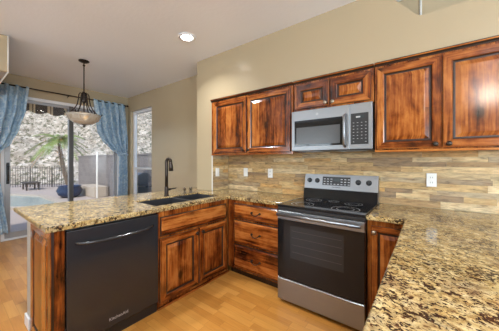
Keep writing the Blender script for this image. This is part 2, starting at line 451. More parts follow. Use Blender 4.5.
# half wall carrying the bar side of the peninsula top
struct('wall_peninsula', box(-2.600, -2.471, -2.2, SY - 0.001, 0.0, 0.874), HALF)
bm = bmesh.new(); quadbox(bm, -2.614, -2.6005, -2.2, SY - 0.002, 0, 0.09, bev=0.003); quadbox(bm, -2.614, -2.471, -2.214, -2.2005, 0, 0.09, bev=0.003)
struct('baseboard_peninsula', bm, WHITE)
bm = bmesh.new(); quadbox(bm, XL + 0.001, SX0 - 0.001, -0.014, -0.0005, 0, 0.09, bev=0.003); struct('baseboard_back', bm, WHITE)
bm = bmesh.new(); quadbox(bm, XL + 0.0005, XL + 0.014, -0.155, -0.016, 0, 0.09, bev=0.003); quadbox(bm, XL + 0.0005, XL + 0.014, YB + 0.02, -2.06, 0, 0.09, bev=0.003); struct('baseboard_left', bm, WHITE)

# stone backsplash: every tile its own block, on the range wall and on the inner face of the stub wall
def backsplash():
    bm = bmesh.new(); cl = bm.loops.layers.float_color.new('tile'); rr = random.Random(11)
    pal = [(0.50, 0.345, 0.165), (0.56, 0.395, 0.195), (0.62, 0.47, 0.265), (0.42, 0.28, 0.14), (0.34, 0.255, 0.165), (0.45, 0.36, 0.24), (0.54, 0.325, 0.125), (0.56, 0.43, 0.25), (0.27, 0.19, 0.12), (0.68, 0.54, 0.34)]
    def tiles(along, a0, a1, z0, z1, plane):
        z = z0
        while z < z1 - 0.004:
            h = rr.choice((0.034, 0.042, 0.052, 0.060)); h = min(h, z1 - z)
            if z1 - z - h < 0.012: h = z1 - z
            a = a0
            tone = rr.random()
            while a < a1 - 0.001:
                L = rr.uniform(0.16, 0.60); e = min(a + L, a1)
                if a1 - e < 0.04: e = a1
                d = rr.uniform(0.008, 0.014); g_ = 0.0006
                fs = quadbox(bm, a + g_, e - g_, plane - d, plane, z + g_, z + h - g_) if along == 'x' else quadbox(bm, plane, plane + d, a + g_, e - g_, z + g_, z + h - g_)
                top = (z - z0) / (z1 - z0)
                c = rr.choice(pal[3:6] + pal[:1] + [pal[8]]) if rr.random() < 0.35 else rr.choice(pal[:4] + pal[6:8] + [pal[9]])
                k = rr.uniform(0.9, 1.1); al = rr.random()
                for f in fs:
                    for l in f.loops: l[cl] = (c[0] * k * 1.02, c[1] * k * 0.97, c[2] * k * 0.87, al)
                a = e
            z += h
    tiles('x', SX1 + 0.014, 0.86, 0.915, 1.44, -0.0005)
    tiles('y', SY + 0.012, -0.0145, 0.915, 1.404, SX1 + 0.0005)
    return bm
struct('wall_backsplash', backsplash(), TILE)
struct('trim_1', box(SX1 + 0.0005, SX1 + 0.013, SY - 0.003, SY + 0.011, 0.915, 1.404, bev=0.002), TRIMW)
struct('trim_2', box(0.861, 0.873, -0.013, -0.0005, 0.915, 1.44, bev=0.002), TRIMW)

# sliding patio door
def frame_bm(bm, a0, a1, z0, z1, w, p0, p1, axis, wl_=None, wr_=None, wt=None, wb=None, mi=0):
    wl_ = wl_ or w; wr_ = wr_ or w; wt = wt or w; wb = wb or w
    for (s0, s1, b0, b1) in ((a0, a0 + wl_, z0, z1), (a1 - wr_, a1, z0, z1), (a0 + wl_, a1 - wr_, z1 - wt, z1), (a0 + wl_, a1 - wr_, z0, z0 + wb)):
        if axis == 'x': quadbox(bm, p0, p1, s0, s1, b0, b1, mi, 0.003)
        else: quadbox(bm, s0, s1, p0, p1, b0, b1, mi, 0.003)
door = bpy.data.objects.new('door_1', None); COL.objects.link(door); door['kind'] = 'structure'; ORG['door_1'] = Vector((0, 0, 0))
bm = bmesh.new(); frame_bm(bm, DY0 + 0.001, DY1 - 0.001, 0.001, DZ - 0.001, 0.045, XL - 0.13, XL - 0.01, 'x', wt=0.055, wb=0.03); obj('door_frame', bm, WHITE, door)
bm = bmesh.new(); frame_bm(bm, DY0 + 0.047, -1.045, 0.032, DZ - 0.058, 0.07, XL - 0.060, XL - 0.025, 'x', wt=0.05, wb=0.10); sl = obj('sliding_sash', bm, ALU, door)
bm = box(XL - 0.046, XL - 0.040, DY0 + 0.117, -1.115, 0.132, DZ - 0.108); obj('pane', bm, GLASS, sl); obj('meeting_stile', box(XL - 0.0248, XL - 0.012, -1.116, -1.044, 0.033, DZ - 0.059, bev=0.002), DARKALU, sl)
bm = bmesh.new(); quadbox(bm, XL - 0.025, XL - 0.016, -1.972, -1.934, 0.94, 1.30, bev=0.004); tube(bm, [(XL - 0.018, -1.953, 0.98), (XL + 0.022, -1.953, 1.0), (XL + 0.022, -1.953, 1.24), (XL - 0.018, -1.953, 1.26)], 0.010, 8)
obj('door_handle', bm, BLACK, sl)
bm = bmesh.new(); frame_bm(bm, -1.115, DY1 - 0.047, 0.032, DZ - 0.058, 0.07, XL - 0.110, XL - 0.075, 'x', wt=0.05, wb=0.10); fx = obj('fixed_sash', bm, ALU, door)
bm = box(XL - 0.096, XL - 0.090, -1.045, DY1 - 0.117, 0.132, DZ - 0.108); obj('pane', bm, GLASS, fx)
# nook window
win = bpy.data.objects.new('window_1', None); COL.objects.link(win); win['kind'] = 'structure'; ORG['window_1'] = Vector((0, 0, 0))
bm = bmesh.new(); frame_bm(bm, -5.419, -4.531, 0.351, 2.459, 0.06, 0.06, 0.12, 'y'); quadbox(bm, -5.359, -4.591, 0.07, 0.11, 1.14, 1.18, bev=0.003); obj('window_frame', bm, WHITE, win)
bm = box(-5.359, -4.591, 0.088, 0.093, 0.411, 2.399); obj('pane', bm, GLASS, win)
bm = box(-5.418, -4.532, -0.012, 0.058, 0.3505, 0.368, bev=0.004); obj('window_sill', bm, TRIMW, win)
# unseen windows added behind and beside the camera for the fill lights
for nm, ax, a0, a1, p in (('added_window_2', 'y', 1.8, 3.2, YB - 0.09), ('added_window_4', 'y', -4.5, -2.7, YB - 0.09), ('added_window_3', 'x', -4.2, -1.8, XR + 0.09)):
    wi = bpy.data.objects.new(nm, None); COL.objects.link(wi); wi['kind'] = 'structure'; ORG[nm] = Vector((0, 0, 0))
    bm = bmesh.new(); frame_bm(bm, a0 + 0.001, a1 - 0.001, 0.901, 2.349, 0.05, p - 0.03, p + 0.03, ax)
    mid = (a0 + a1) / 2
    if ax == 'y': quadbox(bm, mid - 0.025, mid + 0.025, p - 0.03, p + 0.03, 0.951, 2.299)
    else: quadbox(bm, p - 0.03, p + 0.03, mid - 0.025, mid + 0.025, 0.951, 2.299)
    obj('window_frame', bm, WHITE, wi)

# ================================================================== OUTSIDE
def hill_mat():
    m, nt, b = newmat('desert_hillside'); g = G(nt); v = g.coords()
    n = g.noise(v, 1.6, 6, 0.7)
    col = g.ramp(n, [(0.3, (0.23, 0.19, 0.145)), (0.48, (0.46, 0.405, 0.33)), (0.68, (0.70, 0.645, 0.56))])
    r = g.ramp(g.voronoi(v, 4.5), [(0.15, 1.0), (0.5, 0.65)])
    col = g.mix(1.0, col, r, 'MULTIPLY')
    sh = g.ramp(g.noise(v, 4.2, 4, 0.62, 0.3), [(0.52, 0.0), (0.58, 0.95)])
    col = g.mix(sh, col, (0.085, 0.085, 0.05))
    nt.links.new(col, b.inputs['Base Color']); b.inputs['Roughness'].default_value = 0.9
    return m
bm = bmesh.new(); N1, N2 = 90, 110; sv = Vector((-0.85, 0.527, 0)); tv = Vector((0.527, 0.85, 0)); gridv = []
for i in range(N1):
    row = []
    for j in range(N2):
        s = 16.5 + 45 * (i / (N1 - 1)) ** 1.3; t = -34 + 68 * j / (N2 - 1)
        p = sv * s + tv * t
        h = (s - 16.5) * 0.62 + noise.fractal(Vector((p.x * 0.13, p.y * 0.13, 2)), 1.0, 2.0, 4) * 2.2 * min(1, (s - 16.5) / 6) + noise.noise(Vector((p.x * 1.3, p.y * 1.3, 7))) * 0.45 * min(1, (s - 16.5) / 2)
        row.append(bm.verts.new((p.x, p.y, -0.12 + h)))
    gridv.append(row)
for i in range(N1 - 1):
    for j in range(N2 - 1): bm.faces.new((gridv[i][j], gridv[i + 1][j], gridv[i + 1][j + 1], gridv[i][j + 1]))
struct('hill', bm, hill_mat())
GROUND = plain('pinkish_patio_concrete', (0.40, 0.34, 0.30), 0.8, bscale=6)
struct('ground', box(-60, 30, -40, 40, -0.32, -0.12), GROUND)
BLOCK = None
def block_mat():
    m, nt, b = newmat('grey_block_wall'); g = G(nt); x, y, z = g.sep(g.coords())
    br = g.n('ShaderNodeTexBrick'); g.put(br.inputs['Vector'], g.comb(g.math('ADD', x, y), z, 0.0)); br.inputs['Scale'].default_value = 1.0
    br.inputs['Brick Width'].default_value = 0.4; br.inputs['Row Height'].default_value = 0.2; br.inputs['Mortar Size'].default_value = 0.006
    br.inputs['Color1'].default_value = (0.165, 0.147, 0.138, 1); br.inputs['Color2'].default_value = (0.195, 0.175, 0.163, 1); br.inputs['Mortar'].default_value = (0.22, 0.195, 0.18, 1)
    nt.links.new(br.outputs['Color'], b.inputs['Base Color']); b.inputs['Roughness'].default_value = 0.9
    return m
BLOCK = block_mat()
bm = bmesh.new(); quadbox(bm, -14.0, 3.5, 1.55, 1.75, -0.12, 1.52); quadbox(bm, -14.02, 3.5, 1.53, 1.77, 1.521, 1.58)
w_ = struct('wall_garden', bm, BLOCK)
tag(obj('gate_post', box(-9.985, -9.935, 0.915, 0.965, -0.119, 1.66, bev=0.006), TRIMW), 'white square post standing before the grey block wall outside', 'post')
STEP = plain('sandstone_step', (0.42, 0.36, 0.29), 0.8, bscale=10)
bm = box(-11.9, -10.35, 0.98, 1.5, -0.119, 0.30, bev=0.02, seg=2)
tag(obj('planter_box', bm, STEP), 'low pale stone planter box against the grey garden wall', 'planter')
# pool
WATER = None
def water_mat():
    m, nt, b = newmat('pool_water'); g = G(nt)
    f = g.noise(g.coords(), 9, 3)
    b.inputs['Base Color'].default_value = (0.27, 0.36, 0.35, 1); b.inputs['Roughness'].default_value = 0.06; g.bump(b, f, 0.25, 0.03); return m
pool = thing('swimming_pool', (-11.8, -1.2, -0.119), 'swimming pool of pale teal water with stone coping beyond the patio door', 'pool')
pp = [(-8.9, -0.35), (-10.9, -2.35), (-15.8, -2.35), (-14.2, -0.95), (-12.4, -0.15), (-9.4, -0.15)]
def ngon(bm, pts, z0, z1):
    a = [bm.verts.new((x, y, z0)) for x, y in pts]; b = [bm.verts.new((x, y, z1)) for x, y in pts]
    bm.faces.new(a); bm.faces.new(b)
    for k in range(len(pts)): bm.faces.new((a[k], a[(k + 1) % len(pts)], b[(k + 1) % len(pts)], b[k]))
bm = bmesh.new(); ngon(bm, pp, -0.118, -0.10); obj('water', bm, water_mat(), pool)
bm = bmesh.new()
for k in range(len(pp)):
    a, b = Vector((*pp[k], -0.075)), Vector((*pp[(k + 1) % len(pp)], -0.075)); d = (b - a).normalized(); nrm = Vector((-d.y, d.x, 0)) * 0.13
    q = [a - nrm, b - nrm, b + nrm, a + nrm]
    ngon(bm, [(v.x, v.y) for v in q], -0.118, -0.06)
obj('coping', bm, STEP, pool)
# blue pot and palm
POT = plain('cobalt_blue_glaze', (0.018, 0.035, 0.085), 0.25)
bm = bmesh.new(); lathe(bm, (-11.35, 0.47, -0.118), [(0.22, 0), (0.36, 0.10), (0.43, 0.28), (0.36, 0.42), (0.40, 0.45), (0.36, 0.45), (0.30, 0.38)], 24)
pot = obj('garden_pot', bm, POT); tag(pot, 'round dark blue glazed garden pot at the pool edge', 'pot')
palm = thing('palm_tree', (-15.5, 1.58, -0.12), 'leaning palm tree with green fronds between pool and hillside', 'tree')
BARK = plain('palm_bark', (0.13, 0.095, 0.065), 0.9, bscale=30); FROND = plain('palm_frond_green', (0.20, 0.27, 0.075), 0.6, bscale=5); DRYF = plain('dry_palm_frond', (0.42, 0.27, 0.12), 0.8, bscale=5)
top = Vector((-15.8, 1.22, 2.42)); b0 = Vector((-15.5, 1.58, -0.12))
bm = bmesh.new(); pts = [b0.lerp(top, k / 10) + Vector((0, -0.12 * math.sin(PI * k / 10) * 0.6, 0)) for k in range(11)]
tube(bm, pts, 0.1, 10, radii=[0.105 - 0.003 * k + (0.012 if k % 2 else 0) for k in range(11)]); obj('trunk', bm, BARK, palm)
pr_ = random.Random(3)
for i in range(34):
    az = 2 * PI * i / 17 + pr_.uniform(-.2, .2); el = pr_.uniform(-0.5, 1.1); L = pr_.uniform(1.05, 1.5); dry = el < -0.3
    bm = bmesh.new(); d = Vector((math.cos(az), math.sin(az), 0)); P0 = top; sp = []
    for k in range(9):
        t = k / 8; sp.append(P0 + d * (L * t * math.cos(el * (1 - 0.5 * t))) + Vector((0, 0, L * (math.sin(el) * t - 0.75 * t * t))))
    tube(bm, sp, 0.01, 5)
    for k in range(1, 9):
        for s in (-1, 1):
            side = Vector((-d.y, d.x, 0)) * s
            for q in range(3):
                base = sp[k - 1].lerp(sp[k], q / 3); tip = base + side * (0.30 * (1 - (k / 10) ** 2) + 0.03) + d * 0.12 + Vector((0, 0, -0.10))
                wv = (sp[k] - sp[k - 1]).normalized() * 0.02
                v = [bm.verts.new(p) for p in (base - wv, base + wv, tip)]; bm.faces.new(v)
    obj('frond', bm, DRYF if dry else FROND, palm)
# iron fence at the foot of the hill
IRON = plain('dark_iron', (0.05, 0.045, 0.04), 0.5)
bm = bmesh.new(); fa, fb = Vector((-19.6, -2.0, -0.12)), Vector((-16.0, 1.9, -0.12))
for k in range(46):
    p = fa.lerp(fb, k / 45); tube(bm, [p, p + Vector((0, 0, 1.15))], 0.012 if k % 9 else 0.03, 5)
for z in (0.15, 1.05): tube(bm, [fa + Vector((0, 0, z)), fb + Vector((0, 0, z))], 0.018, 6)
tag(obj('metal_fence', bm, IRON), 'thin dark iron picket fence at the foot of the rocky hill', 'fence')
# low table on the deck
bt_ = thing('patio_table', (-15.9, 0.3, -0.12), 'low dark patio table on the deck behind the pool', 'table')
DKW = plain('dark_patio_wood', (0.05, 0.04, 0.033), 0.6)
obj('tabletop', box(-16.4, -15.4, -0.2, 0.4, 0.20, 0.26, bev=0.01), DKW, bt_)
for sx in (-16.3, -15.5):
    for sy in (-0.12, 0.32): obj('leg', box(sx - 0.03, sx + 0.03, sy - 0.03, sy + 0.03, -0.119, 0.199), DKW, bt_)
# striped awning with scalloped valance
def stripe_mat():
    m, nt, b = newmat('brown_striped_canvas'); g = G(nt); x, y, z = g.sep(g.coords())
    f = g.math('FRACT', g.math('DIVIDE', y, 0.30)); r = g.ramp(f, [(0.0, (0.05, 0.026, 0.017)), (0.36, (0.80, 0.66, 0.42)), (0.52, (0.14, 0.07, 0.04)), (0.58, (0.84, 0.70, 0.46)), (0.68, (0.05, 0.026, 0.017))], 'CONSTANT')
    nt.links.new(r, b.inputs['Base Color']); b.inputs['Roughness'].default_value = 0.9; return m
STRIPE = stripe_mat()
aw = thing('awning', (XL - 0.17, -1.0, 2.6), 'brown striped awning with scalloped valance outside above the patio door', 'awning')
bm = bmesh.new(); AX0, AX1 = XL - 0.165, -6.75
for y0 in (-2.7, ):
    a = [(AX0, 2.93), (AX1, 2.60), (AX1, 2.585), (AX0, 2.915)]
    v0 = [bm.verts.new((x, -2.7, z)) for x, z in a]; v1 = [bm.verts.new((x, 0.3, z)) for x, z in a]
    bm.faces.new(v0); bm.faces.new(list(reversed(v1)))
    for k in range(4): bm.faces.new((v0[k], v0[(k + 1) % 4], v1[(k + 1) % 4], v1[k]))
obj('canopy', bm, STRIPE, aw)
bm = bmesh.new(); prev = None
for k in range(181):
    y = -2.7 + 3.0 * k / 180; zb = 2.40 - 0.05 * abs(math.sin(PI * (y + 2.7) / 0.30))
    q = [bm.verts.new(p) for p in ((AX1 - 0.002, y, 2.595), (AX1 - 0.002, y, zb), (AX1 - 0.008, y, zb), (AX1 - 0.008, y, 2.595))]
    if prev:
        for i in range(4): bm.faces.new((prev[i], prev[(i + 1) % 4], q[(i + 1) % 4], q[i]))
    else: bm.faces.new(q)
    prev = q
bm.faces.new(list(reversed(prev)))
obj('valance', bm, STRIPE, aw)
# barbecue grill outside the nook window
gr = thing('barbecue_grill', (-6.85, 0.95, -0.12), 'stainless barbecue grill outside the narrow nook window', 'grill')
obj('cabinet', box(-7.25, -6.5, 0.72, 1.18, 0.0, 0.62, bev=0.01), STEEL, gr)
bm = bmesh.new()
hp = [(0.72, 0.66), (0.70, 0.78), (0.76, 0.92), (0.90, 0.98), (1.08, 0.96), (1.18, 0.84), (1.18, 0.66)]
va = [bm.verts.new((-7.2, y, z)) for y, z in hp]; vb = [bm.verts.new((-6.55, y, z)) for y, z in hp]
bm.faces.new(va); bm.faces.new(list(reversed(vb)))
for k in range(7): bm.faces.new((va[k], va[(k + 1) % 7], vb[(k + 1) % 7], vb[k]))
obj('lid', bm, STEEL, gr)
bm = bmesh.new(); tube(bm, [(-7.15, 0.66, 0.80), (-6.6, 0.66, 0.80)], 0.014, 8); obj('handle', bm, BLACK, gr)
obj('side_shelf', box(-6.49, -6.12, 0.75, 1.15, 0.60, 0.64, bev=0.006), BLACK, gr)
for sx in (-7.2, -6.58):
    for sy in (0.78, 1.12): bm = bmesh.new(); lathe(bm, (sx, sy, -0.119), [(0.04, 0), (0.045, 0.04), (0.03, 0.06), (0.02, 0.118)], 12); obj('caster', bm, BLACK, gr)

# ================================================================== COUNTERTOPS
H = 0.914; CT0 = 0.8755
PX = -1.904                                   # peninsula cabinet faces
YL = -0.545                                   # left back-run faces
SINK = (-2.385, -1.985, -1.425, -0.60)
XS = [-2.92, SX0 - 0.002, SX1 + 0.002, SINK[0], SINK[1], -1.874, -1.139]
YS = [-2.237, SINK[2], -1.005, -0.985, SINK[3], YL - 0.035, SY - 0.002, -0.0155]
def inside(i, j):
    x = (XS[i] + XS[i + 1]) / 2; y = (YS[j] + YS[j + 1]) / 2
    if x > -1.874: return y > YL - 0.035
    if SX0 - 0.002 < x < SX1 + 0.002 and y > SY - 0.002: return False
    if SINK[0] < x < SINK[1] and SINK[2] < y < SINK[3]: return False
    return True
tag(obj('countertop', cells(XS, YS, inside, CT0, H, 0.010, 3), GRANITE), 'speckled gold granite top of the sink peninsula with a dark double sink', 'countertop')
XS2 = [-0.3735, -0.13, 0.86]; YS2 = [-3.9, -0.66, -0.0155]
tag(obj('countertop', cells(XS2, YS2, lambda i, j: i == 1 or j == 1, CT0, H, 0.010, 3), GRANITE), 'wide speckled gold granite counter right of the range, empty and nearest the camera', 'countertop')

# ================================================================== BASE CABINETS
# peninsula end panel cabinet
e = thing('cabinet', (-2.18, -2.165, 0), 'narrow wooden end cabinet with raised side panel closing the peninsula left of the dishwasher', 'cabinet')
obj('body', box(-2.470, PX, -2.187, -2.1315, 0, 0.875), WV, e)
obj('end_panel', panel_door(place('-y', -2.1872), -2.455, PX, 0.0, 0.872, 0.018, 0.075), DOORM, e)
# sink base
e = thing('cabinet', (-2.18, -1.0, 0), 'wooden sink cabinet with two knotty doors beside the black dishwasher', 'cabinet')
Y0, Y1 = -1.4635, YL - 0.012
bm = bmesh.new()
quadbox(bm, PX - 0.02, PX, Y0, Y1, 0.0, 0.875); quadbox(bm, -2.47, PX - 0.02, Y0, Y0 + 0.016, 0, 0.875); quadbox(bm, -2.47, PX - 0.02, Y1 - 0.016, Y1, 0, 0.875)
quadbox(bm, -2.47, -2.46, Y0 + 0.016, Y1 - 0.016, 0, 0.875); quadbox(bm, -2.46, PX - 0.02, Y0 + 0.016, Y1 - 0.016, 0.05, 0.07)
obj('body', bm, WV, e)
obj('base_strip', box(PX + 0.0005, PX + 0.012, Y0, Y1 + 0.02, 0, 0.028, bev=0.003), WH, e)
P = place('+x', PX + 0.0005)
obj('false_drawer_front', panel_door(P, Y0 + 0.022, Y1 - 0.03, 0.652, 0.825, 0.02, raised=False), DOORM, e)
for (a, b, kn) in ((Y0 + 0.016, -1.012, -1.045), (-1.003, Y1 - 0.03, -0.97)):
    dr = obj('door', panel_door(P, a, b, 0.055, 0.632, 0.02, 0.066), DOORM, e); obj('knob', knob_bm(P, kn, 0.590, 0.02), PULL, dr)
# drawer bank (with the blind corner behind it)
e = thing('cabinet', (-1.5, -0.28, 0), 'wooden bank of three drawers between the sink corner and the range', 'cabinet')
obj('body', box(PX + 0.002, -1.1435, YL, -0.016, 0.075, 0.875), WV, e)
obj('toe_kick', box(PX + 0.014, -1.1435, YL + 0.045, -0.016, 0.0, 0.0745), GLAZE_SHADE, e)
P = place('-y', YL - 0.0005)
for (z0, z1) in ((0.668, 0.838), (0.388, 0.648), (0.092, 0.368)):
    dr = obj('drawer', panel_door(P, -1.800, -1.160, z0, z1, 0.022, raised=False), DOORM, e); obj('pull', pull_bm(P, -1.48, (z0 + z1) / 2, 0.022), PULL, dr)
# cabinet right of range
YR = -0.625
e = thing('cabinet', (-0.24, -0.3, 0), 'narrow wooden base cabinet in the corner right of the range', 'cabinet')
obj('body', box(-0.372, -0.09, YR, -0.016, 0.075, 0.875), WV, e)
obj('toe_kick', box(-0.372, -0.09, YR + 0.045, -0.016, 0, 0.0745), GLAZE_SHADE, e)
P = place('-y', YR - 0.0005)
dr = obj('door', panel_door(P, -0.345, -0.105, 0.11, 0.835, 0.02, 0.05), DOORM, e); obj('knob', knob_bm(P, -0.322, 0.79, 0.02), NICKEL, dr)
# cabinets under the near counter
for k, (ya, yb, lab) in enumerate(((-1.75, -0.66, 'wooden two-door base cabinet under the right counter, nearest the corner'), (-2.85, -1.752, 'wooden two-door base cabinet in the middle under the right counter'), (-3.88, -2.852, 'wooden two-door base cabinet under the right counter, farthest from the range'))):
    e = thing('cabinet', (0.3, (ya + yb) / 2, 0), lab, 'cabinet')
    obj('body', box(-0.088, 0.80, ya, yb, 0.075, 0.875), WV, e); obj('toe_kick', box(-0.04, 0.78, ya, yb, 0, 0.0745), GLAZE_SHADE, e)
    P = place('-x', -0.0885); m_ = (ya + yb) / 2
    if k == 0: ya2, yb2 = ya, yb - 0.10
    else: ya2, yb2 = ya, yb
    m_ = (ya2 + yb2) / 2
    for (a, b, kn) in ((ya2 + 0.02, m_ - 0.004, m_ - 0.035), (m_ + 0.004, yb2 - 0.02, m_ + 0.035)):
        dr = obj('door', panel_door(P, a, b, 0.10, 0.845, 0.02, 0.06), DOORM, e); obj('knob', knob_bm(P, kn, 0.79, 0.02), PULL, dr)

# ================================================================== DISHWASHER
e = thing('dishwasher', (-2.18, -1.7975, 0), 'black dishwasher with a curved bar handle under the peninsula counter', 'dishwasher')
DA, DB = -2.127, -1.469
obj('body', box(-2.45, PX - 0.012, DA + 0.004, DB - 0.004, 0.02, 0.866), BLACK, e)
dd = obj('door', box(PX - 0.010, PX + 0.022, DA, DB, 0.085, 0.862, bev=0.006, seg=2), DWBLACK, e)
obj('toe_kick', box(PX - 0.06, PX - 0.011, DA + 0.004, DB - 0.004, 0.0, 0.0195), BLACK, e)
bm = bmesh.new(); obj('kick_panel', box(PX - 0.010, PX + 0.002, DA + 0.002, DB - 0.002, 0.0, 0.080, bev=0.003), BLACK, e)
bm = bmesh.new(); pts = []
for k in range(25):
    a = -1 + k / 12; pts.append((PX + 0.022 + 0.040 * (1 - abs(a) ** 4) , (DA + DB) / 2 + a * 0.278, 0.772 - 0.014 * (1 - a * a) + 0.0))
tube(bm, pts, 0.012, 10, radii=[0.011] * 25)
obj('handle', bm, DWBLACK, dd)
t = text('lettering', 'KitchenAid', 0.031, GREYMARK, dd, (PX + 0.0226, -1.80, 0.145), (PI / 2, 0, PI / 2))

# ================================================================== RANGE
RX0, RX1 = -1.1355, -0.3765; RC = (RX0 + RX1) / 2
e = thing('range', (RC, -0.35, 0), 'stainless electric range with black glass cooktop and oven door', 'range')
obj('body', box(RX0 + 0.002, RX1 - 0.002, -0.655, -0.024, 0.035, 0.896), BLACK, e)
for sx in (RX0 + 0.05, RX1 - 0.05):
    for sy in (-0.60, -0.08):
        bm = bmesh.new(); lathe(bm, (sx, sy, 0), [(0.018, 0), (0.018, 0.012), (0.010, 0.014), (0.010, 0.034)], 12); obj('foot', bm, BLACK, e)
ck = obj('cooktop', box(RX0, RX1, -0.690, -0.1225, 0.8965, 0.9175, bev=0.004, seg=2), BGLASS, e)
obj('side_trim', box(RX0 + 0.0003, RX0 + 0.012, -0.68, -0.13, 0.9178, 0.9192), STEEL, ck)
bm = bmesh.new()
for (bx, by, r) in ((-0.95, -0.54, 0.105), (-0.56, -0.54, 0.115), (-0.95, -0.26, 0.08), (-0.56, -0.26, 0.08), (RC, -0.22, 0.05)):
    for rr_, w in ((r, 0.004), (r * 0.62, 0.003)):
        n = 40; rings = []
        for q in (rr_, rr_ - w): rings.append([bm.verts.new((bx + q * math.cos(2 * PI * k / n), by + q * math.sin(2 * PI * k / n), 0.9179)) for k in range(n)])
        for k in range(n): bm.faces.new((rings[0][k], rings[0][(k + 1) % n], rings[1][(k + 1) % n], rings[1][k]))
obj('burner_marks', bm, GREYMARK, ck)
obj('front_band', box(RX0 + 0.001, RX1 - 0.001, -0.688, -0.656, 0.868, 0.896, bev=0.002), BLACK, e)
bm = bmesh.new(); quadbox(bm, RX0 + 0.002, RX1 - 0.002, -0.694, -0.657, 0.240, 0.784, bev=0.003)
od = obj('oven_door', bm, BGLASS, e)
obj('door_trim', box(RX0 + 0.002, RX1 - 0.002, -0.697, -0.657, 0.7845, 0.862, bev=0.003), STEEL, od)
obj('window', box(-1.000, -0.530, -0.6952, -0.6942, 0.44, 0.735), OVENWIN, od)
bm = bmesh.new()
for z in (0.50, 0.565, 0.63, 0.69): quadbox(bm, -0.985, -0.545, -0.6956, -0.6953, z, z + 0.003)
obj('rack_lines', bm, DARKPRINT, od)
bm = bmesh.new(); tube(bm, [(RX0 + 0.022, -0.742, 0.835), (RX1 - 0.022, -0.742, 0.835)], 0.0135, 14)
for x in (RX0 + 0.05, RX1 - 0.05): tube(bm, [(x, -0.742, 0.835), (x, -0.6972, 0.828)], 0.010, 10)
obj('handle', bm, STEEL, od)
obj('drawer', box(RX0 + 0.002, RX1 - 0.002, -0.694, -0.657, 0.034, 0.232, bev=0.004), STEEL, e)
# backguard
bm = bmesh.new(); sec = [(-0.024, 0.897), (-0.120, 0.897), (-0.120, 0.918), (-0.100, 1.020), (-0.090, 1.022), (-0.060, 1.178), (-0.024, 1.178)]
va = [bm.verts.new((RX0 + 0.004, y, z)) for y, z in sec]; vb = [bm.verts.new((RX1 - 0.004, y, z)) for y, z in sec]
n = len(sec); f0 = bm.faces.new(va); f1 = bm.faces.new(list(reversed(vb))); f0.material_index = f1.material_index = 1
for k in range(n):
    f = bm.faces.new((va[k], va[(k + 1) % n], vb[(k + 1) % n], vb[k])); f.material_index = 0 if k in (1, 2) else 1
bg_o = obj('backguard', bm, [BGLASS, STEEL], e)
# control face frame: leaning plane from (y -.090,z 1.022) to (-.060,1.178)
lean = math.atan2(0.03, 0.156)
def cf(w, d): # w metres up the face, d out of it
    return (-0.090 + 0.03 * w / 0.1589 - d * math.cos(lean), 1.022 + 0.156 * w / 0.1589 + d * math.sin(lean))
def facebox(x0, x1, w0, w1, d0, d1):
    bm = bmesh.new(); a = []
    for x in (x0, x1):
        for (w, d) in ((w0, d0), (w1, d0), (w1, d1), (w0, d1)):
            y, z = cf(w, d); a.append(bm.verts.new((x, y, z)))
    bm.faces.new(a[:4]); bm.faces.new(list(reversed(a[4:])))
    for k in range(4): bm.faces.new((a[k], a[(k + 1) % 4], a[4 + (k + 1) % 4], a[4 + k]))
    return bm
dp = obj('display', facebox(-0.925, -0.635, 0.042, 0.135, 0.0003, 0.002), BLACK, bg_o)
obj('clock_screen', facebox(-0.80, -0.735, 0.088, 0.122, 0.0022, 0.0028), LCD, dp)
bm = bmesh.new()
for r in range(3):
    for c in range(8):
        x = -0.912 + c * 0.036
        if 3 <= c <= 4 and r > 0: continue
        bb = facebox(x, x + 0.020, 0.052 + r * 0.027, 0.060 + r * 0.027, 0.0022, 0.0026)
        me_ = bpy.data.meshes.new('t'); bb.to_mesh(me_); bm.from_mesh(me_); bb.free(); bpy.data.meshes.remove(me_)
obj('keypad', bm, GREYMARK, dp)
for x in (-1.075, -0.985, -0.560, -0.462):
    bm = bmesh.new(); y, z = cf(0.088, 0.0); prof = [(0.027, 0.0005), (0.026, 0.006), (0.021, 0.008), (0.019, 0.026), (0.016, 0.028)]
    lathe(bm, (0, 0, 0), prof, 20, axis='Y'); quadbox(bm, -0.004, 0.004, -0.032, -0.027, -0.018, 0.018, bev=0.001)
    bmesh.ops.rotate(bm, verts=bm.verts[:], cent=(0, 0, 0), matrix=Matrix.Rotation(-lean, 3, 'X')); bmesh.ops.translate(bm, verts=bm.verts[:], vec=(x, y, z))
    obj('knob', bm, BLACK, bg_o)
y, z = cf(0.022, 0.0008)
text('lettering', 'FRIGIDAIRE', 0.018, DARKPRINT, bg_o, (-0.775, y, z), (PI / 2 - lean, 0, 0))

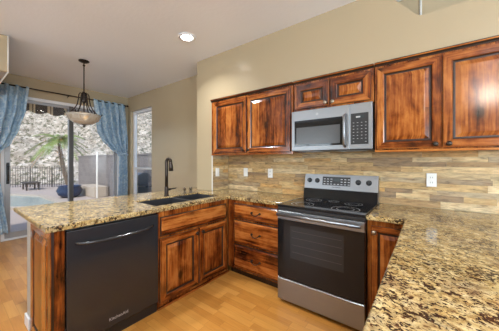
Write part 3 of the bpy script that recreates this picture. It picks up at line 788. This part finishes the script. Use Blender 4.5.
# ================================================================== UPPER CABINETS
UF = SY - 0.004; UB, UT = 1.408, 2.125
def upper(x0, x1, z0, doors, label, knobs, kmat, stile=0.062, lightrail=True, y_front=UF):
    e = thing('cabinet', ((x0 + x1) / 2, -0.17, z0), label, 'cabinet')
    obj('body', box(x0, x1, y_front, -0.016, z0 + (0.012 if lightrail else 0), UT + 0.012), WV, e)
    P = place('-y', y_front - 0.0005)
    for (a, b), kn in zip(doors, knobs):
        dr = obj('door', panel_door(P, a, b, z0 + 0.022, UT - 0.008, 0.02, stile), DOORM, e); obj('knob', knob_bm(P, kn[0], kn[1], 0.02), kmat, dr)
    bm = bmesh.new(); sec = [(0.0, UT + 0.0125), (-0.006, UT + 0.0125), (-0.010, UT + 0.022), (-0.022, UT + 0.030), (-0.026, UT + 0.038), (-0.026, UT + 0.044), (0.0, UT + 0.044)]
    va = [bm.verts.new((x0, y_front + y, z)) for y, z in sec]; vb = [bm.verts.new((x1, y_front + y, z)) for y, z in sec]; n = len(sec)
    bm.faces.new(va); bm.faces.new(list(reversed(vb)))
    for k in range(n):
        f = bm.faces.new((va[k], va[(k + 1) % n], vb[(k + 1) % n], vb[k])); f.material_index = 1 if k in (1, 2, 4) else 0
    obj('crown_moulding', bm, [WH, GLAZE_SHADE], e)
    if lightrail: obj('light_rail', box(x0, x1, y_front - 0.008, y_front + 0.02, z0 - 0.006, z0 + 0.0115, bev=0.003), WH, e)
    return e
upper(SX1 + 0.004, -1.150, UB, [(-2.345, -1.776), (-1.764, -1.172)], 'wooden two-door wall cabinet left of the microwave', [(-1.812, 1.462), (-1.728, 1.462)], PULL)
upper(-1.136, -0.374, 1.842, [(-1.118, -0.762), (-0.750, -0.396)], 'short wooden two-door wall cabinet above the microwave', [(-0.792, 1.893), (-0.722, 1.893)], NICKEL, 0.070, False, UF + 0.004)
upper(-0.366, 0.56, UB, [(-0.350, 0.080), (0.088, 0.540)], 'wooden two-door wall cabinet right of the microwave', [(0.045, 1.455), (0.123, 1.455)], PULL)

# ================================================================== MICROWAVE
MX0, MX1 = -1.1345, -0.3755; MF = -0.406
e = thing('microwave', ((MX0 + MX1) / 2, -0.2, 1.418), 'stainless over-range microwave with black window and black keypad', 'microwave')
obj('body', box(MX0 + 0.002, MX1 - 0.002, MF + 0.032, -0.016, 1.424, 1.8395), BLACK, e)
md = obj('door', box(MX0, -0.560, MF, MF + 0.031, 1.430, 1.836, bev=0.004), STEEL, e)
obj('window_frame', box(-1.100, -0.618, MF - 0.0025, MF - 0.0003, 1.474, 1.736, bev=0.001), BGLASS, md)
obj('window', box(-1.078, -0.642, MF - 0.0040, MF - 0.0028, 1.492, 1.665, bev=0.0005), MESHWIN, md)
bm = bmesh.new(); tube(bm, [(-0.598, MF - 0.002, 1.748), (-0.598, MF - 0.036, 1.728), (-0.598, MF - 0.040, 1.60), (-0.598, MF - 0.036, 1.478), (-0.598, MF - 0.002, 1.458)], 0.0125, 12)
obj('handle', bm, STEEL, md)
bm = bmesh.new(); lathe(bm, (-0.86, MF - 0.0004, 1.785), [(0.013, 0.0), (0.013, 0.001), (0.012, 0.0015)], 20, axis='Y'); obj('badge', bm, GREYMARK, md)
cp = obj('control_panel', box(-0.558, MX1, MF, MF + 0.031, 1.430, 1.836, bev=0.004), STEEL, e)
kp = obj('keypad_panel', box(-0.548, -0.405, MF - 0.0025, MF - 0.0003, 1.474, 1.748, bev=0.001), BLACK, e)
obj('display', box(-0.515, -0.435, MF - 0.0034, MF - 0.0026, 1.700, 1.728), LCD, kp)
for r in range(7):
    for c in range(4):
        if r == 0 and c in (1, 2): continue
        x = -0.535 + c * 0.033; z = 1.490 + r * 0.028
        obj('key', box(x + 0.004, x + 0.016, MF - 0.0032, MF - 0.0026, z + 0.004, z + 0.008), GREYMARK, kp)
obj('clock_digits', box(-0.505, -0.470, MF - 0.0038, MF - 0.0035, 1.708, 1.721), GREYMARK, kp)
for k in range(2): obj('vent_filter', box(MX0 + 0.06 + k * 0.40, MX0 + 0.30 + k * 0.40, MF + 0.07, MF + 0.25, 1.4195, 1.4238), STEELD, e)

# ================================================================== SINK, FAUCET
e = thing('sink', ((SINK[0] + SINK[1]) / 2, (SINK[2] + SINK[3]) / 2, 0.68), 'black undermount double bowl sink in the granite peninsula', 'sink')
def bowl(x0, x1, y0, y1, zb, zt):
    bm = bmesh.new(); t = 0.008
    def ring(i, z): return [bm.verts.new(p) for p in ((x0 + i, y0 + i, z), (x1 - i, y0 + i, z), (x1 - i, y1 - i, z), (x0 + i, y1 - i, z))]
    R = [ring(0, zb), ring(0, zt), ring(t, zt), ring(t + 0.004, zb + 0.04), ring(t + 0.03, zb + t)]
    bm.faces.new(list(reversed(R[0]))); bm.faces.new(R[-1])
    for a, b in zip(R, R[1:]):
        for k in range(4): bm.faces.new((a[k], a[(k + 1) % 4], b[(k + 1) % 4], b[k]))
    return bm
for (y0, y1) in ((SINK[2] + 0.0015, -1.0055), (-0.9845, SINK[3] - 0.0015)):
    b_ = obj('bowl', bowl(SINK[0] + 0.0015, SINK[1] - 0.0015, y0, y1, 0.69, H - 0.012), COMPOSITE, e)
    bm = bmesh.new(); lathe(bm, ((SINK[0] + SINK[1]) / 2, (y0 + y1) / 2, 0.6985), [(0.042, 0), (0.042, 0.003), (0.034, 0.004), (0.02, 0.001)], 20); obj('drain', bm, STEELD, b_)
obj('divider', box(SINK[0] + 0.0015, SINK[1] - 0.0015, -1.0045, -0.9855, 0.70, H - 0.012, bev=0.003), COMPOSITE, e)
FX, FY = -2.455, -1.015
e = thing('faucet', (FX, FY, H), 'tall dark bronze pull-down kitchen faucet behind the sink', 'faucet')
bm = bmesh.new(); lathe(bm, (FX, FY, H + 0.0005), [(0.031, 0), (0.031, 0.008), (0.024, 0.014), (0.022, 0.10), (0.020, 0.11)], 20); obj('base', bm, BRONZE, e)
bm = bmesh.new(); dirv = Vector((0.80, 0.60, 0)); R_ = 0.0245; zt = H + 0.40
pts = [Vector((FX, FY, H + 0.111)), Vector((FX, FY, H + 0.25)), Vector((FX, FY, zt))]
for k in range(1, 9):
    a = PI * k / 8; pts.append(Vector((FX, FY, zt)) + dirv * (R_ - R_ * math.cos(a)) + Vector((0, 0, R_ * math.sin(a) * 1.5)))
tube(bm, pts, 0.0185, 14); obj('spout', bm, BRONZE, e)
bm = bmesh.new(); q = Vector((FX, FY, zt)) + dirv * 2 * R_
tube(bm, [q + Vector((0, 0, -0.001)), q + Vector((0, 0, -0.02)), q + dirv * 0.003 + Vector((0, 0, -0.06)), q + dirv * 0.004 + Vector((0, 0, -0.105))], 0.02, 14, radii=[0.0195, 0.021, 0.026, 0.028]); obj('spray_head', bm, BRONZE, e)
bm = bmesh.new(); tube(bm, [(FX + 0.010, FY + 0.018, H + 0.075), (FX + 0.016, FY + 0.045, H + 0.078)], 0.013, 10); tube(bm, [(FX + 0.016, FY + 0.045, H + 0.078), (FX + 0.03, FY + 0.115, H + 0.085)], 0.007, 8, radii=[0.008, 0.006]); obj('lever', bm, BRONZE, e)
e = thing('soap_dispenser', (-2.47, -0.745, H), 'small bronze soap pump beside the tall faucet', 'soap dispenser')
bm = bmesh.new(); lathe(bm, (-2.47, -0.745, H + 0.0005), [(0.026, 0), (0.026, 0.008), (0.014, 0.012), (0.013, 0.045), (0.020, 0.047), (0.020, 0.062), (0.006, 0.066)], 16); obj('collar', bm, NICKELD, e)
bm = bmesh.new(); tube(bm, [(-2.47, -0.745, H + 0.0665), (-2.47, -0.745, H + 0.075), (-2.445, -0.765, H + 0.076), (-2.40, -0.80, H + 0.066)], 0.0075, 8); obj('nozzle', bm, NICKELD, e)
bm = bmesh.new(); lathe(bm, (-2.46, -0.655, H + 0.0005), [(0.024, 0), (0.024, 0.006), (0.018, 0.010), (0.018, 0.050), (0.021, 0.052), (0.021, 0.066), (0.012, 0.072)], 16)
tag(obj('air_gap_cap', bm, NICKELD), 'short bronze air gap cap near the wall, right of the soap pump', 'air gap')

# ================================================================== OUTLETS
def outlet(P, u, w, d, label, kind):
    c = Vector(P(u, w, d)); e = thing('wall_outlet' if kind == 'outlet' else 'light_switch', c, label, 'outlet' if kind == 'outlet' else 'switch')
    def bx(u0, u1, w0, w1, d0, d1, bev=0.0):
        a, b = P(u0, w0, d0), P(u1, w1, d1); mn = [min(p, q) for p, q in zip(a, b)]; mx = [max(p, q) for p, q in zip(a, b)]
        return box(mn[0], mx[0], mn[1], mx[1], mn[2], mx[2], bev=bev)
    pl = obj('cover_plate', bx(u - 0.036, u + 0.036, w - 0.059, w + 0.059, d, d + 0.006, 0.002), PLATE, e)
    if kind == 'outlet':
        for s in (-1, 1):
            so = obj('socket', bx(u - 0.017, u + 0.017, w + s * 0.022 - 0.014, w + s * 0.022 + 0.014, d + 0.0062, d + 0.008, 0.0005), PLATE, e)
            bm = bx(u - 0.009, u - 0.006, w + s * 0.022 - 0.006, w + s * 0.022 + 0.006, d + 0.0082, d + 0.0086); a = bx(u + 0.006, u + 0.009, w + s * 0.022 - 0.006, w + s * 0.022 + 0.006, d + 0.0082, d + 0.0086)
            me_ = bpy.data.meshes.new('t'); a.to_mesh(me_); bm.from_mesh(me_); a.free(); bpy.data.meshes.remove(me_)
            obj('slots', bm, SLOT, so)
    else:
        ro = obj('rocker', bx(u - 0.016, u + 0.016, w - 0.033, w + 0.033, d + 0.0062, d + 0.009, 0.001), PLATE, e)
PB = place('-y', -0.0005); PS = place('+x', SX1 + 0.0005)
outlet(PS, -0.247, 1.168, 0.0148, 'white light switch on the short stub wall at the left end of the backsplash', 'switch')
outlet(PB, -2.05, 1.168, 0.0148, 'white switch plate on the backsplash nearest the left inner corner', 'switch')
outlet(PB, -1.641, 1.166, 0.0148, 'white outlet with sockets on the backsplash just left of the range', 'outlet')
outlet(PB, 0.025, 1.160, 0.0148, 'white outlet on the stone backsplash right of the range', 'outlet')

# ================================================================== PENDANT
CX, CYP = -3.99, -1.365
e = thing('pendant_light', (CX, CYP, CZ), 'dark bronze pendant with alabaster glass bowl hanging over the nook', 'lamp')
bm = bmesh.new(); lathe(bm, (CX, CYP, CZ - 0.0005), [(0.068, 0), (0.066, -0.012), (0.04, -0.026), (0.012, -0.034)], 24); obj('canopy', bm, BRONZE, e)
bm = bmesh.new(); tube(bm, [(CX, CYP, CZ - 0.035), (CX, CYP, 2.34)], 0.008, 8); lathe(bm, (CX, CYP, CZ - 0.085), [(0.006, 0), (0.016, 0.012), (0.016, 0.022), (0.006, 0.034)], 12); obj('stem', bm, BRONZE, e)
bm = bmesh.new(); lathe(bm, (CX, CYP, 2.16), [(0.010, 0), (0.024, 0.02), (0.030, 0.06), (0.020, 0.10), (0.026, 0.13), (0.014, 0.165), (0.008, 0.18)], 18); obj('hub', bm, BRONZE, e)
for k in range(6):
    a = 2 * PI * k / 6 + 0.3; d = Vector((math.cos(a), math.sin(a), 0)); bm = bmesh.new(); c = Vector((CX, CYP, 0))
    pts = []
    for (r, z) in ((0.022, 2.30), (0.045, 2.315), (0.060, 2.285), (0.066, 2.22), (0.080, 2.14), (0.115, 2.07), (0.165, 2.02), (0.205, 1.995), (0.222, 2.01), (0.226, 2.03)): pts.append(c + d * r + Vector((0, 0, z)))
    tube(bm, pts, 0.0075, 8); obj('arm', bm, BRONZE, e)
def alab():
    m, nt, b = newmat('alabaster_glass'); g = G(nt); f = g.noise(g.coords(), 9, 4, 0.6, 1.0)
    nt.links.new(g.ramp(f, [(0.3, (0.50, 0.43, 0.34)), (0.5, (0.66, 0.61, 0.53)), (0.7, (0.52, 0.36, 0.20))]), b.inputs['Base Color']); b.inputs['Roughness'].default_value = 0.25
    b.inputs['Transmission Weight'].default_value = 0.35; return m
bm = bmesh.new(); po = [(0.215, 2.000), (0.212, 1.975), (0.185, 1.925), (0.13, 1.880), (0.06, 1.856), (0.012, 1.850)]; pi_ = [(0.012, 1.856), (0.06, 1.862), (0.126, 1.886), (0.179, 1.930), (0.204, 1.977), (0.207, 2.000)]
n = 32; rings = [[bm.verts.new((CX + r * math.cos(2 * PI * k / n), CYP + r * math.sin(2 * PI * k / n), z)) for k in range(n)] for r, z in po + pi_]
for a, b in zip(rings, rings[1:] + rings[:1]):
    for k in range(n): bm.faces.new((a[k], a[(k + 1) % n], b[(k + 1) % n], b[k])).smooth = True
obj('glass_bowl', bm, alab(), e)
bm = bmesh.new(); lathe(bm, (CX, CYP, 1.812), [(0.004, 0), (0.012, 0.008), (0.016, 0.018), (0.010, 0.028), (0.022, 0.037), (0.008, 0.0375), (0.008, 0.07), (0.008, 0.35)], 14); obj('finial', bm, BRONZE, e)
light('pendant_bulb', 'POINT', (CX + 0.05, CYP, 1.95), 0.25, (1.0, 0.72, 0.42), shadow_soft_size=0.03)

# ================================================================== RECESSED CEILING LIGHTS
LENS = emit('frosted_lamp_lens', (1.0, 0.96, 0.90), 22.0)
def can(x, y, label, power):
    e = thing('ceiling_light', (x, y, CZ), label, 'ceiling light', 'recessed ceiling lights')
    bm = bmesh.new(); n = 32; prof = [(0.102, -0.0005), (0.102, -0.008), (0.094, -0.013), (0.078, -0.016), (0.062, -0.006), (0.062, -0.0005)]
    rings = [[bm.verts.new((x + r * math.cos(2 * PI * k / n), y + r * math.sin(2 * PI * k / n), CZ + z)) for k in range(n)] for r, z in prof]
    for a, b in zip(rings, rings[1:] + rings[:1]):
        for k in range(n): bm.faces.new((a[k], a[(k + 1) % n], b[(k + 1) % n], b[k])).smooth = True
    obj('trim_ring', bm, WHITE, e)
    bm = bmesh.new(); lathe(bm, (x, y, CZ - 0.0055), [(0.0615, 0), (0.0615, 0.005)], 32); obj('lens', bm, LENS, e)
    light('downlight', 'AREA', (x, y, CZ - 0.018), power, (0.93, 0.97, 1.0), shape='DISK', size=0.14, spread=math.radians(125))
can(-2.256, -0.873, 'lit round recessed ceiling light over the sink', 11)
can(-0.75, -2.0, 'added unseen recessed ceiling light above the middle of the kitchen floor', 12)  # out-of-view downlight added to brighten the soffit and cabinets
e = thing('added_globe', (0.89, -4.24, CZ), 'unseen white glass globe lamp added in the rear of the room for a door highlight', 'lamp')  # unseen lamp added to throw a highlight on the right cabinet door
bm = bmesh.new(); lathe(bm, (0.89, -4.24, CZ - 0.0005), [(0.06, 0), (0.058, -0.015), (0.012, -0.03)], 20); obj('canopy', bm, BRONZE, e)
bm = bmesh.new(); tube(bm, [(0.89, -4.24, CZ - 0.031), (0.89, -4.24, 2.701)], 0.008, 8); obj('stem', bm, BRONZE, e)
bm = bmesh.new(); lathe(bm, (0.89, -4.24, 2.55), [(0.15 * math.sin(PI * k / 12), -0.15 * math.cos(PI * k / 12)) for k in range(13)], 24); obj('globe', bm, emit('added_globe_glow', (1.0, 0.95, 0.86), 44.0), e)
can(-2.65, -2.35, 'lit round recessed ceiling light above the end of the peninsula', 18)
can(0.95, -2.3, 'added unseen recessed ceiling light above the near granite counter', 8)  # another added downlight, out of view, lifting the right side of the kitchen

# ================================================================== CURTAINS
def curtain_mat():
    m, nt, b = newmat('blue_damask_curtain'); g = G(nt); v = g.coords()
    n1 = g.noise(v, 13, 5, 0.62, 1.2); f = g.ramp(n1, [(0.40, 0.0), (0.60, 1.0)])
    col = g.mix(f, (0.40, 0.58, 0.73), (0.76, 0.86, 0.91))
    nt.links.new(col, b.inputs['Base Color']); b.inputs['Roughness'].default_value = 0.6
    tr = g.n('ShaderNodeBsdfTranslucent'); nt.links.new(col, tr.inputs[0]); mx = g.n('ShaderNodeMixShader'); mx.inputs[0].default_value = 0.5
    o = [n for n in nt.nodes if n.type == 'OUTPUT_MATERIAL'][0]; nt.links.new(b.outputs[0], mx.inputs[1]); nt.links.new(tr.outputs[0], mx.inputs[2]); nt.links.new(mx.outputs[0], o.inputs[0])
    return m
CURT = curtain_mat()
RZ = 2.575; RXc = XL + 0.095
e = thing('curtain_rod', (RXc, -1.2, RZ), 'dark curtain rod spanning above the sliding patio door', 'curtain rod')
bm = bmesh.new(); tube(bm, [(RXc, -2.62, RZ), (RXc, -0.075, RZ)], 0.011, 10); obj('rod', bm, BRONZE, e)
for y in (-2.645, -0.05):
    bm = bmesh.new()
    s = 1 if y > -1 else -1
    tube(bm, [(RXc, y - s * 0.025, RZ), (RXc, y - s * 0.015, RZ), (RXc, y, RZ), (RXc, y + s * 0.015, RZ), (RXc, y + s * 0.022, RZ)], 0.02, 12, radii=[0.012, 0.016, 0.024, 0.016, 0.004]); obj('finial', bm, BRONZE, e)
for y in (-2.3, -1.15, -0.085):
    bm = bmesh.new(); tube(bm, [(XL + 0.0005, y, RZ - 0.02), (RXc - 0.011, y, RZ - 0.012)], 0.007, 8); obj('bracket', bm, BRONZE, e)
def curtain(keys, waves, label, tie, lx):
    """keys: list of (z, y_left, y_right, amplitude)"""
    e = thing('curtain', (RXc, (keys[0][1] + keys[0][2]) / 2, keys[-1][0]), label, 'curtain', 'blue curtains at the patio door')
    bm = bmesh.new(); NR, NC = 60, 96; rows = []
    for i in range(NR + 1):
        z = keys[0][0] + (keys[-1][0] - keys[0][0]) * i / NR
        for a, b in zip(keys, keys[1:]):
            if b[0] <= z <= a[0] + 1e-6:
                t = (a[0] - z) / (a[0] - b[0]); t = t * t * (3 - 2 * t) * 0.6 + t * 0.4; l, r, am = (a[k] + (b[k] - a[k]) * t for k in (1, 2, 3)); break
        row = []
        for j in range(NC + 1):
            s = j / NC; ph = s * waves * 2 * PI
            x = RXc + am * math.sin(ph + 0.5 * math.sin(z * 2.0)) + 0.35 * am * math.sin(2.3 * ph + z * 3)
            zz = z - (0.012 * (1 - math.cos(ph)) if i == 0 else 0)
            row.append(bm.verts.new((max(x, XL + 0.012), l + (r - l) * s, zz)))
        rows.append(row)
    for a, b in zip(rows, rows[1:]):
        for j in range(NC): bm.faces.new((a[j], a[j + 1], b[j + 1], b[j])).smooth = True
    o = obj('drape', bm, CURT, e)
    m = o.modifiers.new('thickness', 'SOLIDIFY'); m.thickness = 0.003
    zt, y0, y1, rx = tie; bm = bmesh.new(); pts = []; n = 28; c = (y0 + y1) / 2; hw = (y1 - y0) / 2 + 0.012
    for k in range(n + 1):
        a = 2 * PI * k / n; pts.append((RXc + rx * math.cos(a), c + hw * math.sin(a), zt + 0.02 * math.cos(a)))
    tube(bm, pts, 0.014, 8, cap=False); obj('tieback', bm, CURT, e)
    return e
curtain([(RZ + 0.02, -2.56, -1.715, 0.048), (2.2, -2.56, -1.755, 0.050), (1.85, -2.54, -1.84, 0.046), (1.62, -2.48, -1.93, 0.038), (1.47, -2.40, -2.05, 0.034), (1.36, -2.34, -2.10, 0.03), (1.2, -2.35, -2.08, 0.03), (0.7, -2.38, -2.02, 0.034), (0.15, -2.40, -1.965, 0.036)], 6.3,
        'blue patterned curtain tied back at the left side of the patio door', (1.37, -2.34, -2.10, 0.055), RXc)
curtain([(RZ + 0.03, -0.74, -0.09, 0.046), (2.3, -0.70, -0.075, 0.048), (1.95, -0.66, -0.055, 0.048), (1.76, -0.57, -0.05, 0.044), (1.60, -0.42, -0.055, 0.036), (1.46, -0.24, -0.065, 0.028), (1.2, -0.235, -0.06, 0.03), (0.7, -0.26, -0.05, 0.034), (0.15, -0.27, -0.05, 0.036)], 5,
        'blue patterned curtain tied back in the corner at the right of the patio door', (1.46, -0.24, -0.065, 0.055), RXc)
